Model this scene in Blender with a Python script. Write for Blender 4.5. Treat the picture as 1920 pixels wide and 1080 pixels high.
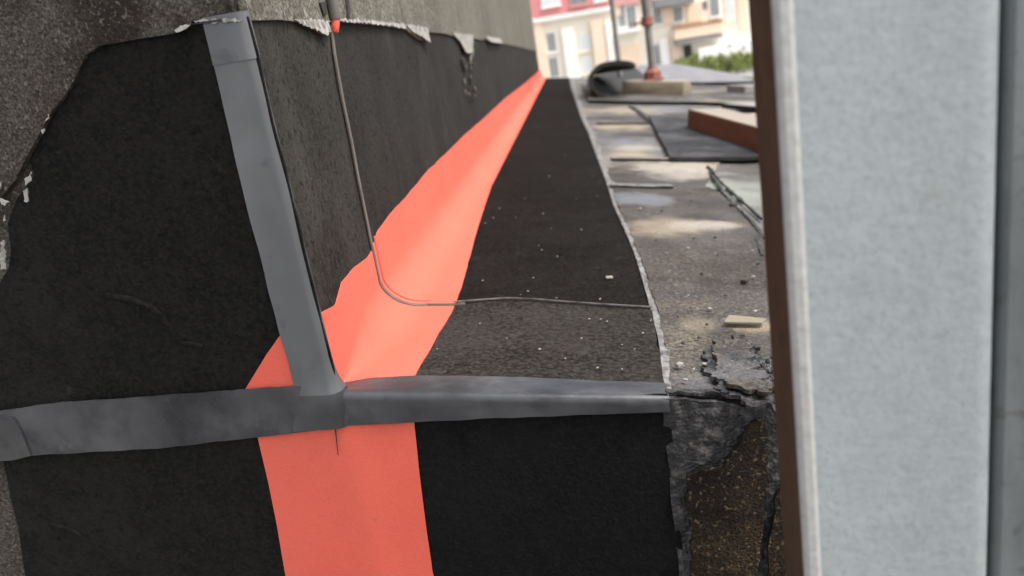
import bpy, bmesh, math, random
from mathutils import Vector, Matrix, noise
from mathutils.geometry import delaunay_2d_cdt
random.seed(7)
S = bpy.context.scene
for o in list(bpy.data.objects): bpy.data.objects.remove(o, do_unlink=True)
COL = S.collection

# ------------------------------------------------------------------ camera
F = 1432.0                                   # focal length in photo pixels (1920 wide)
def nrm(v): return Vector(v).normalized()
_dn = nrm((790, 4767, F)); _Y = nrm((89, -445, F)); _Z = -_dn
_Y = (_Y - _Z*_Y.dot(_Z)).normalized(); _X = _Y.cross(_Z)
M3 = Matrix((_X, _Y, _Z))                    # camera(right,down,fwd) -> world
H = 0.34
O = Vector((0, 0, H))
cd = bpy.data.cameras.new('camera'); cam = bpy.data.objects.new('camera', cd); COL.objects.link(cam)
cd.sensor_width = 36; cd.lens = 36*F/1920; cd.clip_start = 0.02; cd.clip_end = 2000
r_, d_, f_ = M3 @ Vector((1,0,0)), M3 @ Vector((0,1,0)), M3 @ Vector((0,0,1))
R3 = Matrix((r_, -d_, -f_)).transposed()
cam.matrix_world = Matrix.Translation(O) @ R3.to_4x4()
S.camera = cam
cd.dof.use_dof = True; cd.dof.focus_distance = 0.92; cd.dof.aperture_fstop = 4.5

# ------------------------------------------------------------------ world, sun, exposure
SUN_EL, SUN_ROT = math.radians(57), math.radians(108)
w = bpy.data.worlds.new('World'); S.world = w; w.use_nodes = True
nt = w.node_tree; nt.nodes.clear()
sky = nt.nodes.new('ShaderNodeTexSky'); sky.sky_type = 'NISHITA'; sky.sun_disc = False
sky.sun_elevation = SUN_EL; sky.sun_rotation = SUN_ROT; sky.dust_density = 5; sky.air_density = 1.2
hs = nt.nodes.new('ShaderNodeHueSaturation'); hs.inputs['Saturation'].default_value = 0.30
bg = nt.nodes.new('ShaderNodeBackground'); bg.inputs['Strength'].default_value = 0.13
ow = nt.nodes.new('ShaderNodeOutputWorld')
nt.links.new(sky.outputs[0], hs.inputs['Color']); nt.links.new(hs.outputs[0], bg.inputs['Color']); nt.links.new(bg.outputs[0], ow.inputs[0])
sl = bpy.data.lights.new('sun', 'SUN'); sl.energy = 1.15; sl.angle = math.radians(16); sl.color = (1, .95, .88)
sun = bpy.data.objects.new('sun', sl); COL.objects.link(sun)
sdir = Vector((math.sin(SUN_ROT)*math.cos(SUN_EL), math.cos(SUN_ROT)*math.cos(SUN_EL), math.sin(SUN_EL)))
sun.rotation_euler = sdir.to_track_quat('Z', 'Y').to_euler(); sun.location = (3, 6, 8)
vs = S.view_settings
vs.view_transform = 'Standard'; vs.look = 'None'; vs.gamma = 1; vs.use_curve_mapping = False
vs.exposure = 1.2

# ------------------------------------------------------------------ materials
def mat(name, base, rough=.7, metal=0., spec=.5, mottles=(), bumps=(), spots=(), rough_var=None, coord='Object'):
    """mottles: (scale, lo, hi, colour, amount, detail, stretch) ; bumps: (scale, strength, distance)"""
    m = bpy.data.materials.new(name); m.use_nodes = True
    n, l = m.node_tree.nodes, m.node_tree.links
    bs = n['Principled BSDF']
    bs.inputs['Roughness'].default_value = rough; bs.inputs['Metallic'].default_value = metal
    bs.inputs['Specular IOR Level'].default_value = spec
    if coord == 'World':
        ge = n.new('ShaderNodeNewGeometry'); co = ge.outputs['Position']
    else:
        tc = n.new('ShaderNodeTexCoord'); co = tc.outputs['Object']
    rgb = n.new('ShaderNodeRGB'); rgb.outputs[0].default_value = (*base, 1); cur = rgb.outputs[0]
    def mapped(st, off):
        mp = n.new('ShaderNodeMapping'); mp.inputs['Scale'].default_value = st
        mp.inputs['Location'].default_value = (off*1.7, off*.9, off*2.3)
        l.new(co, mp.inputs['Vector']); return mp.outputs[0]
    for i, mo in enumerate(mottles):
        sc, lo, hi, colr, amt = mo[:5]; det = mo[5] if len(mo) > 5 else 4; st = mo[6] if len(mo) > 6 else (1,1,1)
        tx = n.new('ShaderNodeTexNoise'); tx.inputs['Scale'].default_value = sc; tx.inputs['Detail'].default_value = det
        tx.inputs['Roughness'].default_value = .62
        l.new(mapped(st, i+1.3), tx.inputs['Vector'])
        mr = n.new('ShaderNodeMapRange'); mr.inputs['From Min'].default_value = lo; mr.inputs['From Max'].default_value = hi
        mr.inputs['To Max'].default_value = amt; l.new(tx.outputs['Fac'], mr.inputs['Value'])
        mx = n.new('ShaderNodeMix'); mx.data_type = 'RGBA'
        l.new(mr.outputs[0], mx.inputs['Factor']); l.new(cur, mx.inputs['A']); mx.inputs['B'].default_value = (*colr, 1)
        cur = mx.outputs['Result']
    for i, (sc, rad, colr, amt) in enumerate(spots):
        vo = n.new('ShaderNodeTexVoronoi'); vo.inputs['Scale'].default_value = sc
        l.new(mapped((1,1,1), i+7.1), vo.inputs['Vector'])
        mr = n.new('ShaderNodeMapRange'); mr.inputs['From Min'].default_value = rad; mr.inputs['From Max'].default_value = rad*.6
        mr.inputs['To Max'].default_value = amt; l.new(vo.outputs['Distance'], mr.inputs['Value'])
        mx = n.new('ShaderNodeMix'); mx.data_type = 'RGBA'
        l.new(mr.outputs[0], mx.inputs['Factor']); l.new(cur, mx.inputs['A']); mx.inputs['B'].default_value = (*colr, 1)
        cur = mx.outputs['Result']
    l.new(cur, bs.inputs['Base Color'])
    if rough_var:
        sc, lo, hi = rough_var
        tx = n.new('ShaderNodeTexNoise'); tx.inputs['Scale'].default_value = sc; tx.inputs['Detail'].default_value = 4
        l.new(co, tx.inputs['Vector'])
        mr = n.new('ShaderNodeMapRange'); mr.inputs['From Min'].default_value = .3; mr.inputs['From Max'].default_value = .7
        mr.inputs['To Min'].default_value = lo; mr.inputs['To Max'].default_value = hi
        l.new(tx.outputs['Fac'], mr.inputs['Value']); l.new(mr.outputs[0], bs.inputs['Roughness'])
    prev = None
    for sc, stg, dist in bumps:
        tx = n.new('ShaderNodeTexNoise'); tx.inputs['Scale'].default_value = sc; tx.inputs['Detail'].default_value = 3
        l.new(co, tx.inputs['Vector'])
        bp = n.new('ShaderNodeBump'); bp.inputs['Strength'].default_value = stg; bp.inputs['Distance'].default_value = dist
        l.new(tx.outputs['Fac'], bp.inputs['Height'])
        if prev: l.new(prev, bp.inputs['Normal'])
        prev = bp.outputs[0]
    if prev: l.new(prev, bs.inputs['Normal'])
    return m

MT = {}
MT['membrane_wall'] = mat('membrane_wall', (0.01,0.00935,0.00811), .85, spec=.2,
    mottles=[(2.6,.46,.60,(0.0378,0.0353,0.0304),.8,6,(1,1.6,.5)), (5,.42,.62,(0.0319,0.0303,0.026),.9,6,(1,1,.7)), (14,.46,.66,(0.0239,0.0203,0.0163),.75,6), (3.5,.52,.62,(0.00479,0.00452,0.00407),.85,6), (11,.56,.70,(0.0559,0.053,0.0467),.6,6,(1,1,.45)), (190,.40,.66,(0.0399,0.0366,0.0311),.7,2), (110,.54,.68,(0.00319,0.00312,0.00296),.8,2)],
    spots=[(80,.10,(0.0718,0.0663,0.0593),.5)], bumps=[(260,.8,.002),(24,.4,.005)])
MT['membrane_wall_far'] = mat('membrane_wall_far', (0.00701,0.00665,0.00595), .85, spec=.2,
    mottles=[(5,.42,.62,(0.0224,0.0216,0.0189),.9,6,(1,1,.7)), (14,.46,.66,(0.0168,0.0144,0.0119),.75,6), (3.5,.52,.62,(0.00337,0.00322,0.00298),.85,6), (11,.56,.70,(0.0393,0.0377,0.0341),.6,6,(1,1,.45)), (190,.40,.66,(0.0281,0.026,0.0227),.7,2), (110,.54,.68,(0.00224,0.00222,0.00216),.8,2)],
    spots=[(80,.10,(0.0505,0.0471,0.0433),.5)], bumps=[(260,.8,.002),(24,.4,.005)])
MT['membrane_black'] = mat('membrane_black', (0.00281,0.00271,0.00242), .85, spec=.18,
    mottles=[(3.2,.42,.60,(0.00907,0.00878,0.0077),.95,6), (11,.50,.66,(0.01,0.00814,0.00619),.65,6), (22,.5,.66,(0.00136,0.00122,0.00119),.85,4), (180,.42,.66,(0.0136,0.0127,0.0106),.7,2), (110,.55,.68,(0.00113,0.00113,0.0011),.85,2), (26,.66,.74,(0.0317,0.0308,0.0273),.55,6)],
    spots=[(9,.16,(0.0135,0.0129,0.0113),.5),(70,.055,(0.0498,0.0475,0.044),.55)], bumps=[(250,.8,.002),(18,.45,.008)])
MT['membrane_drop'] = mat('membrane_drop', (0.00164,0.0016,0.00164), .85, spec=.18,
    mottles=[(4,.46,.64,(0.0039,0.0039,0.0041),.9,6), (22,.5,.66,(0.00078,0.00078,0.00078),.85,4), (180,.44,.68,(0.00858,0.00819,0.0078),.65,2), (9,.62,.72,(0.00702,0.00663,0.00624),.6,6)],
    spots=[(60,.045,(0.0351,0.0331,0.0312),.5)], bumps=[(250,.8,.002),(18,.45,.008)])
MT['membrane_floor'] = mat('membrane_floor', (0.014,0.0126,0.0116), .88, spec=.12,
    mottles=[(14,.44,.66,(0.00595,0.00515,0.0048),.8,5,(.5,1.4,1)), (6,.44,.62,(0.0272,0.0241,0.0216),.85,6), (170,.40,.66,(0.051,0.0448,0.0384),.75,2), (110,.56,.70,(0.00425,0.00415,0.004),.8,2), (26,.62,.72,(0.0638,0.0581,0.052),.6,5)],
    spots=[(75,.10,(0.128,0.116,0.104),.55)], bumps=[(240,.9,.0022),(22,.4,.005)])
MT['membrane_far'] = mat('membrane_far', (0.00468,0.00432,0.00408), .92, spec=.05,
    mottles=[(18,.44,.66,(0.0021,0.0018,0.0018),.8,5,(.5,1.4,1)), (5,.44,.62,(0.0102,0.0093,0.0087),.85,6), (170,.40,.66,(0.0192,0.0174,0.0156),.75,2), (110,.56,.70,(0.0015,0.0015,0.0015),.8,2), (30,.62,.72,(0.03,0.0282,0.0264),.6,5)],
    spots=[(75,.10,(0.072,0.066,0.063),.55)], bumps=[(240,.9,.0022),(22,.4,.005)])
MT['old_felt'] = mat('old_felt', (.20,.185,.155), .95, spec=.12,
    mottles=[(7,.44,.62,(.115,.102,.085),.8,6,(1,1,.35)), (3,.52,.64,(.19,.195,.15),.7,5,(1,1,.4)), (24,.54,.68,(.065,.055,.047),.7,5,(1,1,.4)), (150,.36,.62,(.07,.062,.052),.85,2), (90,.58,.70,(.33,.31,.27),.6,2)],
    bumps=[(170,1.,.003),(50,.5,.006)])
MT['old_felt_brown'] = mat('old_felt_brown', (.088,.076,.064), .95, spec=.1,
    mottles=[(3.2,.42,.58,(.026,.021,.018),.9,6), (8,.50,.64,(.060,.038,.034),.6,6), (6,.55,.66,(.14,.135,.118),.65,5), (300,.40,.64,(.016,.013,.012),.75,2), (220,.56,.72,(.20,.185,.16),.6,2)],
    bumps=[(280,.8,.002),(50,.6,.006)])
MT['felt_flap'] = mat('felt_flap', (.036,.022,.013), .9, spec=.2,
    mottles=[(8,.42,.62,(.008,.006,.005),.9,4), (5,.54,.66,(.070,.046,.024),.7,4), (300,.40,.62,(.006,.005,.004),.9,2), (150,.58,.70,(.15,.11,.065),.75,2)],
    bumps=[(330,1.0,.003),(40,.5,.007)])
MT['roof_felt'] = mat('roof_felt', (0.0914,0.0777,0.0666), .9, spec=.25,
    mottles=[(2.2,.42,.57,(0.0423,0.0361,0.0326),.9,6,(1,1.15,1)), (3.0,.55,.65,(0.195,0.164,0.121),.75,5,(.8,1.4,1)), (7,.52,.64,(0.027,0.0216,0.0189),.8,6), (1.6,.54,.63,(0.0889,0.0897,0.0924),.7,5), (190,.36,.62,(0.022,0.0185,0.0159),.85,2), (130,.58,.72,(0.186,0.164,0.14),.6,2)],
    spots=[(40,.10,(0.0186,0.0152,0.0128),.6), (60,.06,(0.203,0.176,0.151),.45)], bumps=[(200,1.,.0028),(18,.7,.012)], rough_var=(4,.25,.95), coord='World')
MT['roof_felt_pale'] = mat('roof_felt_pale', (0.156,0.136,0.119), .9, spec=.25,
    mottles=[(1.5,.43,.54,(0.0534,0.0454,0.0413),.92,6,(1,.9,1)), (1.9,.53,.60,(0.313,0.267,0.202),.85,5,(1,.9,1)), (3.6,.52,.61,(0.0331,0.0267,0.0232),.85,6,(1,.8,1)), (1.2,.54,.61,(0.156,0.16,0.172),.75,5), (120,.38,.62,(0.0552,0.0481,0.0413),.8,2)],
    spots=[(18,.10,(0.0313,0.0249,0.0215),.65)], bumps=[(140,1.,.004),(10,.7,.016)], rough_var=(3,.2,.95), coord='World')
MT['roof_deck'] = mat('roof_deck', (.19,.188,.176), .9, spec=.2,
    mottles=[(2.0,.44,.58,(.095,.090,.084),.85,6), (2.8,.55,.64,(.30,.285,.25),.8,5), (6,.55,.66,(.055,.048,.043),.7,6), (150,.38,.62,(.07,.066,.062),.8,2)],
    bumps=[(150,1.,.003),(14,.6,.012)], rough_var=(4,.45,.95), coord='World')
MT['bitumen'] = mat('bitumen', (.014,.014,.017), .45, spec=.5,
    mottles=[(70,.5,.68,(.13,.12,.115),.7,3), (260,.5,.7,(.05,.045,.04),.6,2)], bumps=[(60,.8,.008),(240,.6,.002)], rough_var=(30,.25,.7))
MT['orange'] = mat('orange', (.72,.127,.087), .85, spec=.12,
    mottles=[(2.5,.42,.64,(.70,.15,.108),.6,4), (15,.52,.70,(.67,.112,.074),.35,6), (240,.5,.75,(.62,.10,.066),.35,2), (30,.64,.74,(.40,.09,.065),.5,6), (110,.71,.78,(.22,.065,.05),.6,3)],
    bumps=[(420,.45,.0010),(60,.15,.0010)])
MT['tape'] = mat('tape', (0.132,0.136,0.144), .38, metal=.35, spec=.5,
    mottles=[(5,.42,.62,(0.189,0.193,0.2),.7,3,(1,1,.4)), (4,.50,.64,(0.0792,0.0832,0.0909),.75,4), (26,.60,.70,(0.0616,0.0637,0.0702),.5,5), (420,.5,.75,(0.15,0.15,0.158),.25,2), (50,.70,.78,(0.246,0.248,0.252),.4,4)],
    bumps=[(9,.5,.006),(40,.2,.0015),(260,.25,.0006)], rough_var=(7,.24,.5))
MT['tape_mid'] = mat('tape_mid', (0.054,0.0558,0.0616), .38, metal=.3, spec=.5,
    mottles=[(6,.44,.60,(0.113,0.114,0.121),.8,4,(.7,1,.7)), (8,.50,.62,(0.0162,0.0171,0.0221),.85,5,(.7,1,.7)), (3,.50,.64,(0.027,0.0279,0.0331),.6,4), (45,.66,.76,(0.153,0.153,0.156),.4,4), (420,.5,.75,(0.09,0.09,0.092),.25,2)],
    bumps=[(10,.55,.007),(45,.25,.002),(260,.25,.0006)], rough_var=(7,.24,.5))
MT['tape_dark'] = mat('tape_dark', (.046,.047,.051), .45, metal=.2, spec=.45,
    mottles=[(6,.40,.60,(.100,.100,.104),.85,4,(1,1,.6)), (13,.50,.62,(.016,.016,.020),.85,5), (30,.6,.7,(.14,.14,.14),.4,4), (420,.5,.75,(.10,.10,.10),.3,2)],
    bumps=[(12,.55,.007),(260,.3,.0008)], rough_var=(9,.28,.55))
MT['seam'] = mat('seam', (.125,.112,.100), .8, spec=.2, mottles=[(30,.45,.68,(.075,.067,.060),.7,3), (9,.5,.68,(.17,.155,.14),.6,3)], bumps=[(200,.4,.001)])
MT['lap_edge'] = mat('lap_edge', (0.165,0.158,0.15), .8, spec=.2, mottles=[(30,.42,.62,(0.045,0.042,0.039),.85,3)], bumps=[(200,.5,.001)])
MT['fray'] = mat('fray', (.34,.33,.31), .9, mottles=[(90,.42,.60,(.11,.10,.09),.9,4), (30,.5,.66,(.20,.185,.165),.7,4)], bumps=[(120,.8,.003)])
MT['mastic'] = mat('mastic', (.20,.197,.195), .8, mottles=[(60,.42,.60,(.05,.047,.045),.9,4), (22,.5,.66,(.10,.098,.10),.7,4), (120,.58,.7,(.34,.33,.32),.6,3)], bumps=[(90,1.,.005)])
MT['zinc'] = mat('zinc', (0.328,0.357,0.369), .6, metal=.15, spec=.3,
    mottles=[(80,.40,.66,(0.28,0.307,0.321),.7,4), (9,.45,.66,(0.37,0.396,0.407),.7,5,(1,1,.35)), (230,.52,.70,(0.228,0.251,0.266),.5,2), (4,.52,.66,(0.28,0.3,0.304),.8,6,(1,1,.6)), (14,.64,.74,(0.247,0.236,0.221),.5,6,(1,1,.5)), (90,.70,.78,(0.437,0.463,0.479),.5,3), (3,.62,.70,(0.237,0.246,0.242),.5,6,(3,3,.3))],
    bumps=[(160,.5,.001),(7,.3,.006)], rough_var=(30,.42,.75))
MT['zinc_dark'] = mat('zinc_dark', (.19,.205,.208), .5, metal=.3, mottles=[(26,.42,.68,(.11,.125,.13),.8,4,(1,1,.25)), (60,.56,.7,(.07,.06,.05),.6,4)], bumps=[(180,.3,.0008)])
MT['zinc_edge'] = mat('zinc_edge', (0.404,0.402,0.391), .6, metal=.1, mottles=[(120,.45,.7,(0.31,0.31,0.301),.7,3),(30,.6,.75,(0.344,0.292,0.241),.5,4)], bumps=[(160,.6,.0012)])
MT['rust'] = mat('rust', (0.045,0.0238,0.0105), .8, mottles=[(18,.4,.7,(0.0855,0.0486,0.0168),.8,5,(1,1,.25)), (60,.5,.7,(0.018,0.0108,0.00735),.7,4)], bumps=[(120,.4,.001)])
MT['timber_brown'] = mat('timber_brown', (.165,.078,.037), .75, mottles=[(14,.4,.7,(.075,.034,.017),.8,5,(.2,.2,2)), (3,.5,.7,(.13,.07,.04),.5,4)], bumps=[(40,.4,.004)])
MT['timber_pale'] = mat('timber_pale', (.27,.225,.16), .85, mottles=[(14,.4,.7,(.13,.105,.07),.85,5,(.25,1,2.5)), (60,.55,.7,(.16,.12,.075),.5,3)], bumps=[(50,.5,.004)])
MT['timber_top'] = mat('timber_top', (.27,.23,.195), .85, mottles=[(14,.4,.7,(.24,.20,.165),.8,5,(.25,2.5,1))], bumps=[(50,.5,.004)])
MT['sheet_dark'] = mat('sheet_dark', (.024,.024,.026), .9, spec=.15, mottles=[(6,.42,.62,(.075,.076,.084),.8,5), (50,.5,.66,(.012,.012,.012),.75,4), (90,.6,.7,(.14,.135,.13),.5,3)], bumps=[(40,.7,.008)], rough_var=(10,.6,.95))
MT['sheet_grey'] = mat('sheet_grey', (.16,.16,.175), .75, mottles=[(5,.45,.7,(.24,.235,.24),.7,4), (60,.55,.7,(.08,.08,.08),.5,3)], bumps=[(60,.4,.004)])
MT['sheet_under'] = mat('sheet_under', (.018,.017,.017), .8, mottles=[(20,.5,.7,(.05,.05,.05),.6,4)], bumps=[(80,.4,.003)])
MT['steel'] = mat('steel', (.24,.235,.225), .5, metal=.5, mottles=[(20,.45,.7,(.12,.10,.085),.7,4,(1,1,.3))])
MT['red_paint'] = mat('red_paint', (.27,.085,.062), .65, mottles=[(40,.45,.66,(.14,.06,.045),.8,4), (60,.56,.7,(.33,.24,.20),.6,3)], bumps=[(120,.3,.001)])
MT['chip_pale'] = mat('chip_pale', (.24,.23,.215), .9, mottles=[(200,.4,.7,(.3,.28,.25),.7,3)], bumps=[(200,.5,.001)])
MT['chip_dark'] = mat('chip_dark', (.03,.027,.025), .85, mottles=[(200,.4,.7,(.08,.07,.06),.7,3)], bumps=[(200,.5,.001)])
MT['chip_wood'] = mat('chip_wood', (.20,.178,.135), .85, mottles=[(90,.4,.7,(.19,.16,.11),.8,3)], bumps=[(100,.4,.001)])
MT['ground'] = mat('ground', (.30,.29,.27), .95, mottles=[(.5,.4,.65,(.2,.19,.18),.8,5), (6,.45,.7,(.36,.35,.33),.6,4)], bumps=[(8,.3,.02)])
MT['concrete'] = mat('concrete', (.20,.195,.185), .95, mottles=[(3,.4,.65,(.11,.105,.10),.8,5), (40,.45,.7,(.28,.27,.25),.5,4)], bumps=[(60,.5,.004)])
MT['b_cream'] = mat('b_cream', (.86,.80,.69), .9, mottles=[(1.2,.4,.7,(.80,.72,.60),.6,5)])
MT['b_white'] = mat('b_white', (.88,.87,.85), .9, mottles=[(1.5,.4,.7,(.74,.72,.67),.6,5)])
MT['b_peach'] = mat('b_peach', (.87,.68,.53), .9, mottles=[(1.6,.4,.7,(.82,.62,.47),.6,5)])
MT['b_red'] = mat('b_red', (.68,.27,.27), .85, mottles=[(1.6,.4,.7,(.62,.23,.23),.6,5)])
MT['b_pink'] = mat('b_pink', (.68,.36,.34), .85, mottles=[(1.6,.4,.7,(.60,.30,.29),.6,5)])
MT['b_brown'] = mat('b_brown', (.40,.22,.11), .85, mottles=[(2,.4,.7,(.3,.16,.08),.6,5)])
MT['b_grey'] = mat('b_grey', (.25,.25,.26), .8, mottles=[(2,.4,.7,(.19,.19,.2),.6,5)])
MT['b_dark'] = mat('b_dark', (.04,.033,.026), .8, mottles=[(3,.4,.7,(.07,.05,.035),.6,4)])
MT['glass'] = mat('glass', (.24,.26,.26), .12, spec=.6, mottles=[(1.1,.4,.7,(.24,.25,.25),.7,3)])
MT['glass_light'] = mat('glass_light', (.70,.73,.74), .25, mottles=[(1.1,.4,.7,(.6,.66,.68),.7,3)])
MT['leaf'] = mat('leaf', (.26,.33,.10), .6, mottles=[(2.2,.4,.65,(.36,.36,.14),.8,3), (5,.52,.7,(.10,.15,.04),.7,3)])
MT['bark'] = mat('bark', (.09,.065,.045), .9, mottles=[(20,.4,.7,(.05,.035,.025),.7,4)])

# ------------------------------------------------------------------ object helpers
def tag(o, label=None, cat=None, group=None, kind=None):
    if label: o['label'] = label
    if cat: o['category'] = cat
    if group: o['group'] = group
    if kind: o['kind'] = kind
    return o
def thing(name, label, cat, loc, group=None):
    o = bpy.data.objects.new(name, None); COL.objects.link(o); o.location = loc; o.empty_display_size = .05
    return tag(o, label, cat, group)
def mk(name, verts, faces, material, parent=None, smooth=35, mats=None, fm=None):
    """one mesh object whose origin is the centre of its base"""
    vs_ = [Vector(v) for v in verts]
    lo = Vector([min(v[i] for v in vs_) for i in range(3)]); hi = Vector([max(v[i] for v in vs_) for i in range(3)])
    c = Vector(((lo.x+hi.x)/2, (lo.y+hi.y)/2, lo.z))
    me = bpy.data.meshes.new(name)
    me.from_pydata([v-c for v in vs_], [], faces)
    me.update()
    bm = bmesh.new(); bm.from_mesh(me); bmesh.ops.recalc_face_normals(bm, faces=bm.faces); bm.to_mesh(me); bm.free()
    for m in ([material] + list(mats or [])): me.materials.append(MT[m])
    if fm:
        for i, k in enumerate(fm): me.polygons[i].material_index = k
    if smooth:
        me.shade_smooth(); me.set_sharp_from_angle(angle=math.radians(smooth))
    o = bpy.data.objects.new(name, me); COL.objects.link(o)
    if parent:
        o.parent = parent; o.location = c - world_of(parent)
    else: o.location = c
    return o
def world_of(o):
    p = Vector(o.location)
    while o.parent: o = o.parent; p += Vector(o.location)
    return p
def bm_out(bm):
    bm.verts.index_update()
    v = [x.co.copy() for x in bm.verts]; f = [[x.index for x in fc.verts] for fc in bm.faces]; bm.free(); return v, f
def box_vf(x0, x1, y0, y1, z0, z1, bev=0., mtx=None, seg=1):
    bm = bmesh.new(); bmesh.ops.create_cube(bm, size=1)
    for v in bm.verts: v.co = Vector(((x0+x1)/2+v.co.x*(x1-x0), (y0+y1)/2+v.co.y*(y1-y0), (z0+z1)/2+v.co.z*(z1-z0)))
    if bev: bmesh.ops.bevel(bm, geom=bm.edges[:], offset=bev, segments=seg, affect='EDGES', profile=.5)
    if mtx is not None:
        for v in bm.verts: v.co = mtx @ v.co
    return bm_out(bm)
def nz(x, y, z=0., s=1.): return noise.noise(Vector((x*s, y*s, z*s)))

# ------------------------------------------------------------------ the planes of the place
def ray(px, py): return M3 @ Vector(((px-960)/F, (py-540)/F, 1))
def hit(px, py, p, n):
    d = ray(px, py); t = (Vector(p)-O).dot(Vector(n))/d.dot(Vector(n)); return O + d*t
C = hit(640, 740, (0,0,0), (0,0,1))          # foot of the wall corner
_E = hit(1250, 748, C, (0,1,0)); SL = (_E.z-C.z)/(_E.x-C.x); C = C + Vector((-.012, .006, -.004))      # cross fall of the roof
class Plane:
    def __init__(s, o, u, v): s.o, s.u, s.v = Vector(o), nrm(u), nrm(v); s.n = s.u.cross(s.v).normalized()
    def px(s, x, y): p = hit(x, y, s.o+s.n*.006, s.n)-s.o; return (p.dot(s.u), p.dot(s.v))
    def at(s, u, v, h=0): return s.o + s.u*u + s.v*v + s.n*h
bA = math.radians(5.3)
PA = Plane(C, (0,1,0), (0,0,1))                                   # long wall face (towards the roof)
PB = Plane(C, (math.cos(bA), -math.sin(bA), 0), (0,0,1))          # short wall face (towards the camera)
PD = Plane(C, (1,0,0), (0,0,1))                                   # face of the roof edge
PR = Plane(C, (1,0,SL), (0,1,0))                                  # roof surface
Y_END = hit(1009, 118, C, (1,0,0)).y
def P2(pl, *pts): return [pl.px(*p) for p in pts]

def sheet(name, pl, poly, off, thick, material, parent=None, cell=.02, jag=0., wr=0., wrs=12., hfun=None, seed=0., smooth=35, mats=None):
    """a sheet of real thickness laid on plane pl; poly in plane (u,v); jag = raggedness of its outline, wr = waviness"""
    pts = []
    n = len(poly)
    for i in range(n):
        a, b = Vector(poly[i]), Vector(poly[(i+1) % n]); L = (b-a).length
        k = max(1, min(60, int(L/(cell*.6)))) if jag else 1
        d = (b-a)/max(L, 1e-9); nn = Vector((-d.y, d.x))
        for j in range(k):
            p = a + (b-a)*(j/k)
            if jag:
                q = jag*(nz(p.x, p.y, seed, 1/(cell*2.2)) + .6*nz(p.x, p.y, seed+3, 1/(cell*.8)))
                p = p + nn*q
            pts.append(p)
    us = [p.x for p in pts]; vs2 = [p.y for p in pts]
    u0, u1, w0, w1 = min(us), max(us), min(vs2), max(vs2)
    ku, kv = max(1, min(90, int((u1-u0)/cell))), max(1, min(90, int((w1-w0)/cell)))
    rj = random.Random(int(seed*10)+3); inner = []
    for a in range(ku):
        for b in range(kv):
            inner.append(Vector((u0+(u1-u0)*(a+.5+rj.uniform(-.2, .2))/ku, w0+(w1-w0)*(b+.5+rj.uniform(-.2, .2))/kv)))
    cv, ce, cf, _a, _b, _c = delaunay_2d_cdt([Vector((p.x, p.y)) for p in pts]+inner, [], [list(range(len(pts)))], 1, 1e-7)
    bm = bmesh.new()
    vv = [bm.verts.new((p.x, p.y, 0)) for p in cv]
    for t in cf:
        try: bm.faces.new([vv[k] for k in t])
        except ValueError: pass
    for v_ in [v_ for v_ in bm.verts if not v_.link_faces]: bm.verts.remove(v_)
    bm.verts.index_update()
    top, bot = [], []
    for v in bm.verts:
        u_, v_ = v.co.x, v.co.y
        h = off + (wr*(nz(u_, v_, seed, wrs)+.5*nz(u_, v_, seed+9, wrs*2.7)) if wr else 0)
        if hfun: h += hfun(u_, v_)
        top.append(pl.at(u_, v_, h)); bot.append(pl.at(u_, v_, h-thick))
    N = len(top); faces = []; fm = []
    for fc in bm.faces:
        ix = [v.index for v in fc.verts]; faces.append(ix); fm.append(0)
        faces.append([i+N for i in reversed(ix)]); fm.append(1 if mats else 0)
    for e in bm.edges:
        if len(e.link_faces) == 1:
            a, b = e.verts[0].index, e.verts[1].index; faces.append([a, b, b+N, a+N]); fm.append(1 if mats else 0)
    bm.free()
    return mk(name, top+bot, faces, material, parent, smooth, mats, fm if mats else None)

def sweep(name, rows, thick, material, parent=None, smooth=40, close=None):
    """rows: list of rows of (point, normal); makes a band of given thickness below the points"""
    nr, nc = len(rows), len(rows[0]); V = []
    for r in rows: V += [Vector(p) for p, n in r]
    for r in rows: V += [Vector(p)-Vector(n)*thick for p, n in r]
    N = nr*nc; Fc = []
    for i in range(nr-1):
        for j in range(nc-1):
            a, b, c, d = i*nc+j, i*nc+j+1, (i+1)*nc+j+1, (i+1)*nc+j
            Fc.append([a, b, c, d]); Fc.append([d+N, c+N, b+N, a+N])
    def wall(ix):
        for a, b in zip(ix, ix[1:]): Fc.append([a, b, b+N, a+N])
    wall(list(range(nc))); wall([(nr-1)*nc+j for j in range(nc)])
    wall([i*nc for i in range(nr)]); wall([i*nc+nc-1 for i in range(nr)])
    return mk(name, V, Fc, material, parent, smooth)
def interp(tab, x):
    if x <= tab[0][0]: return tab[0][1]
    for (a, va), (b, vb) in zip(tab, tab[1:]):
        if x <= b: return va+(vb-va)*(x-a)/(b-a)
    return tab[-1][1]

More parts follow.
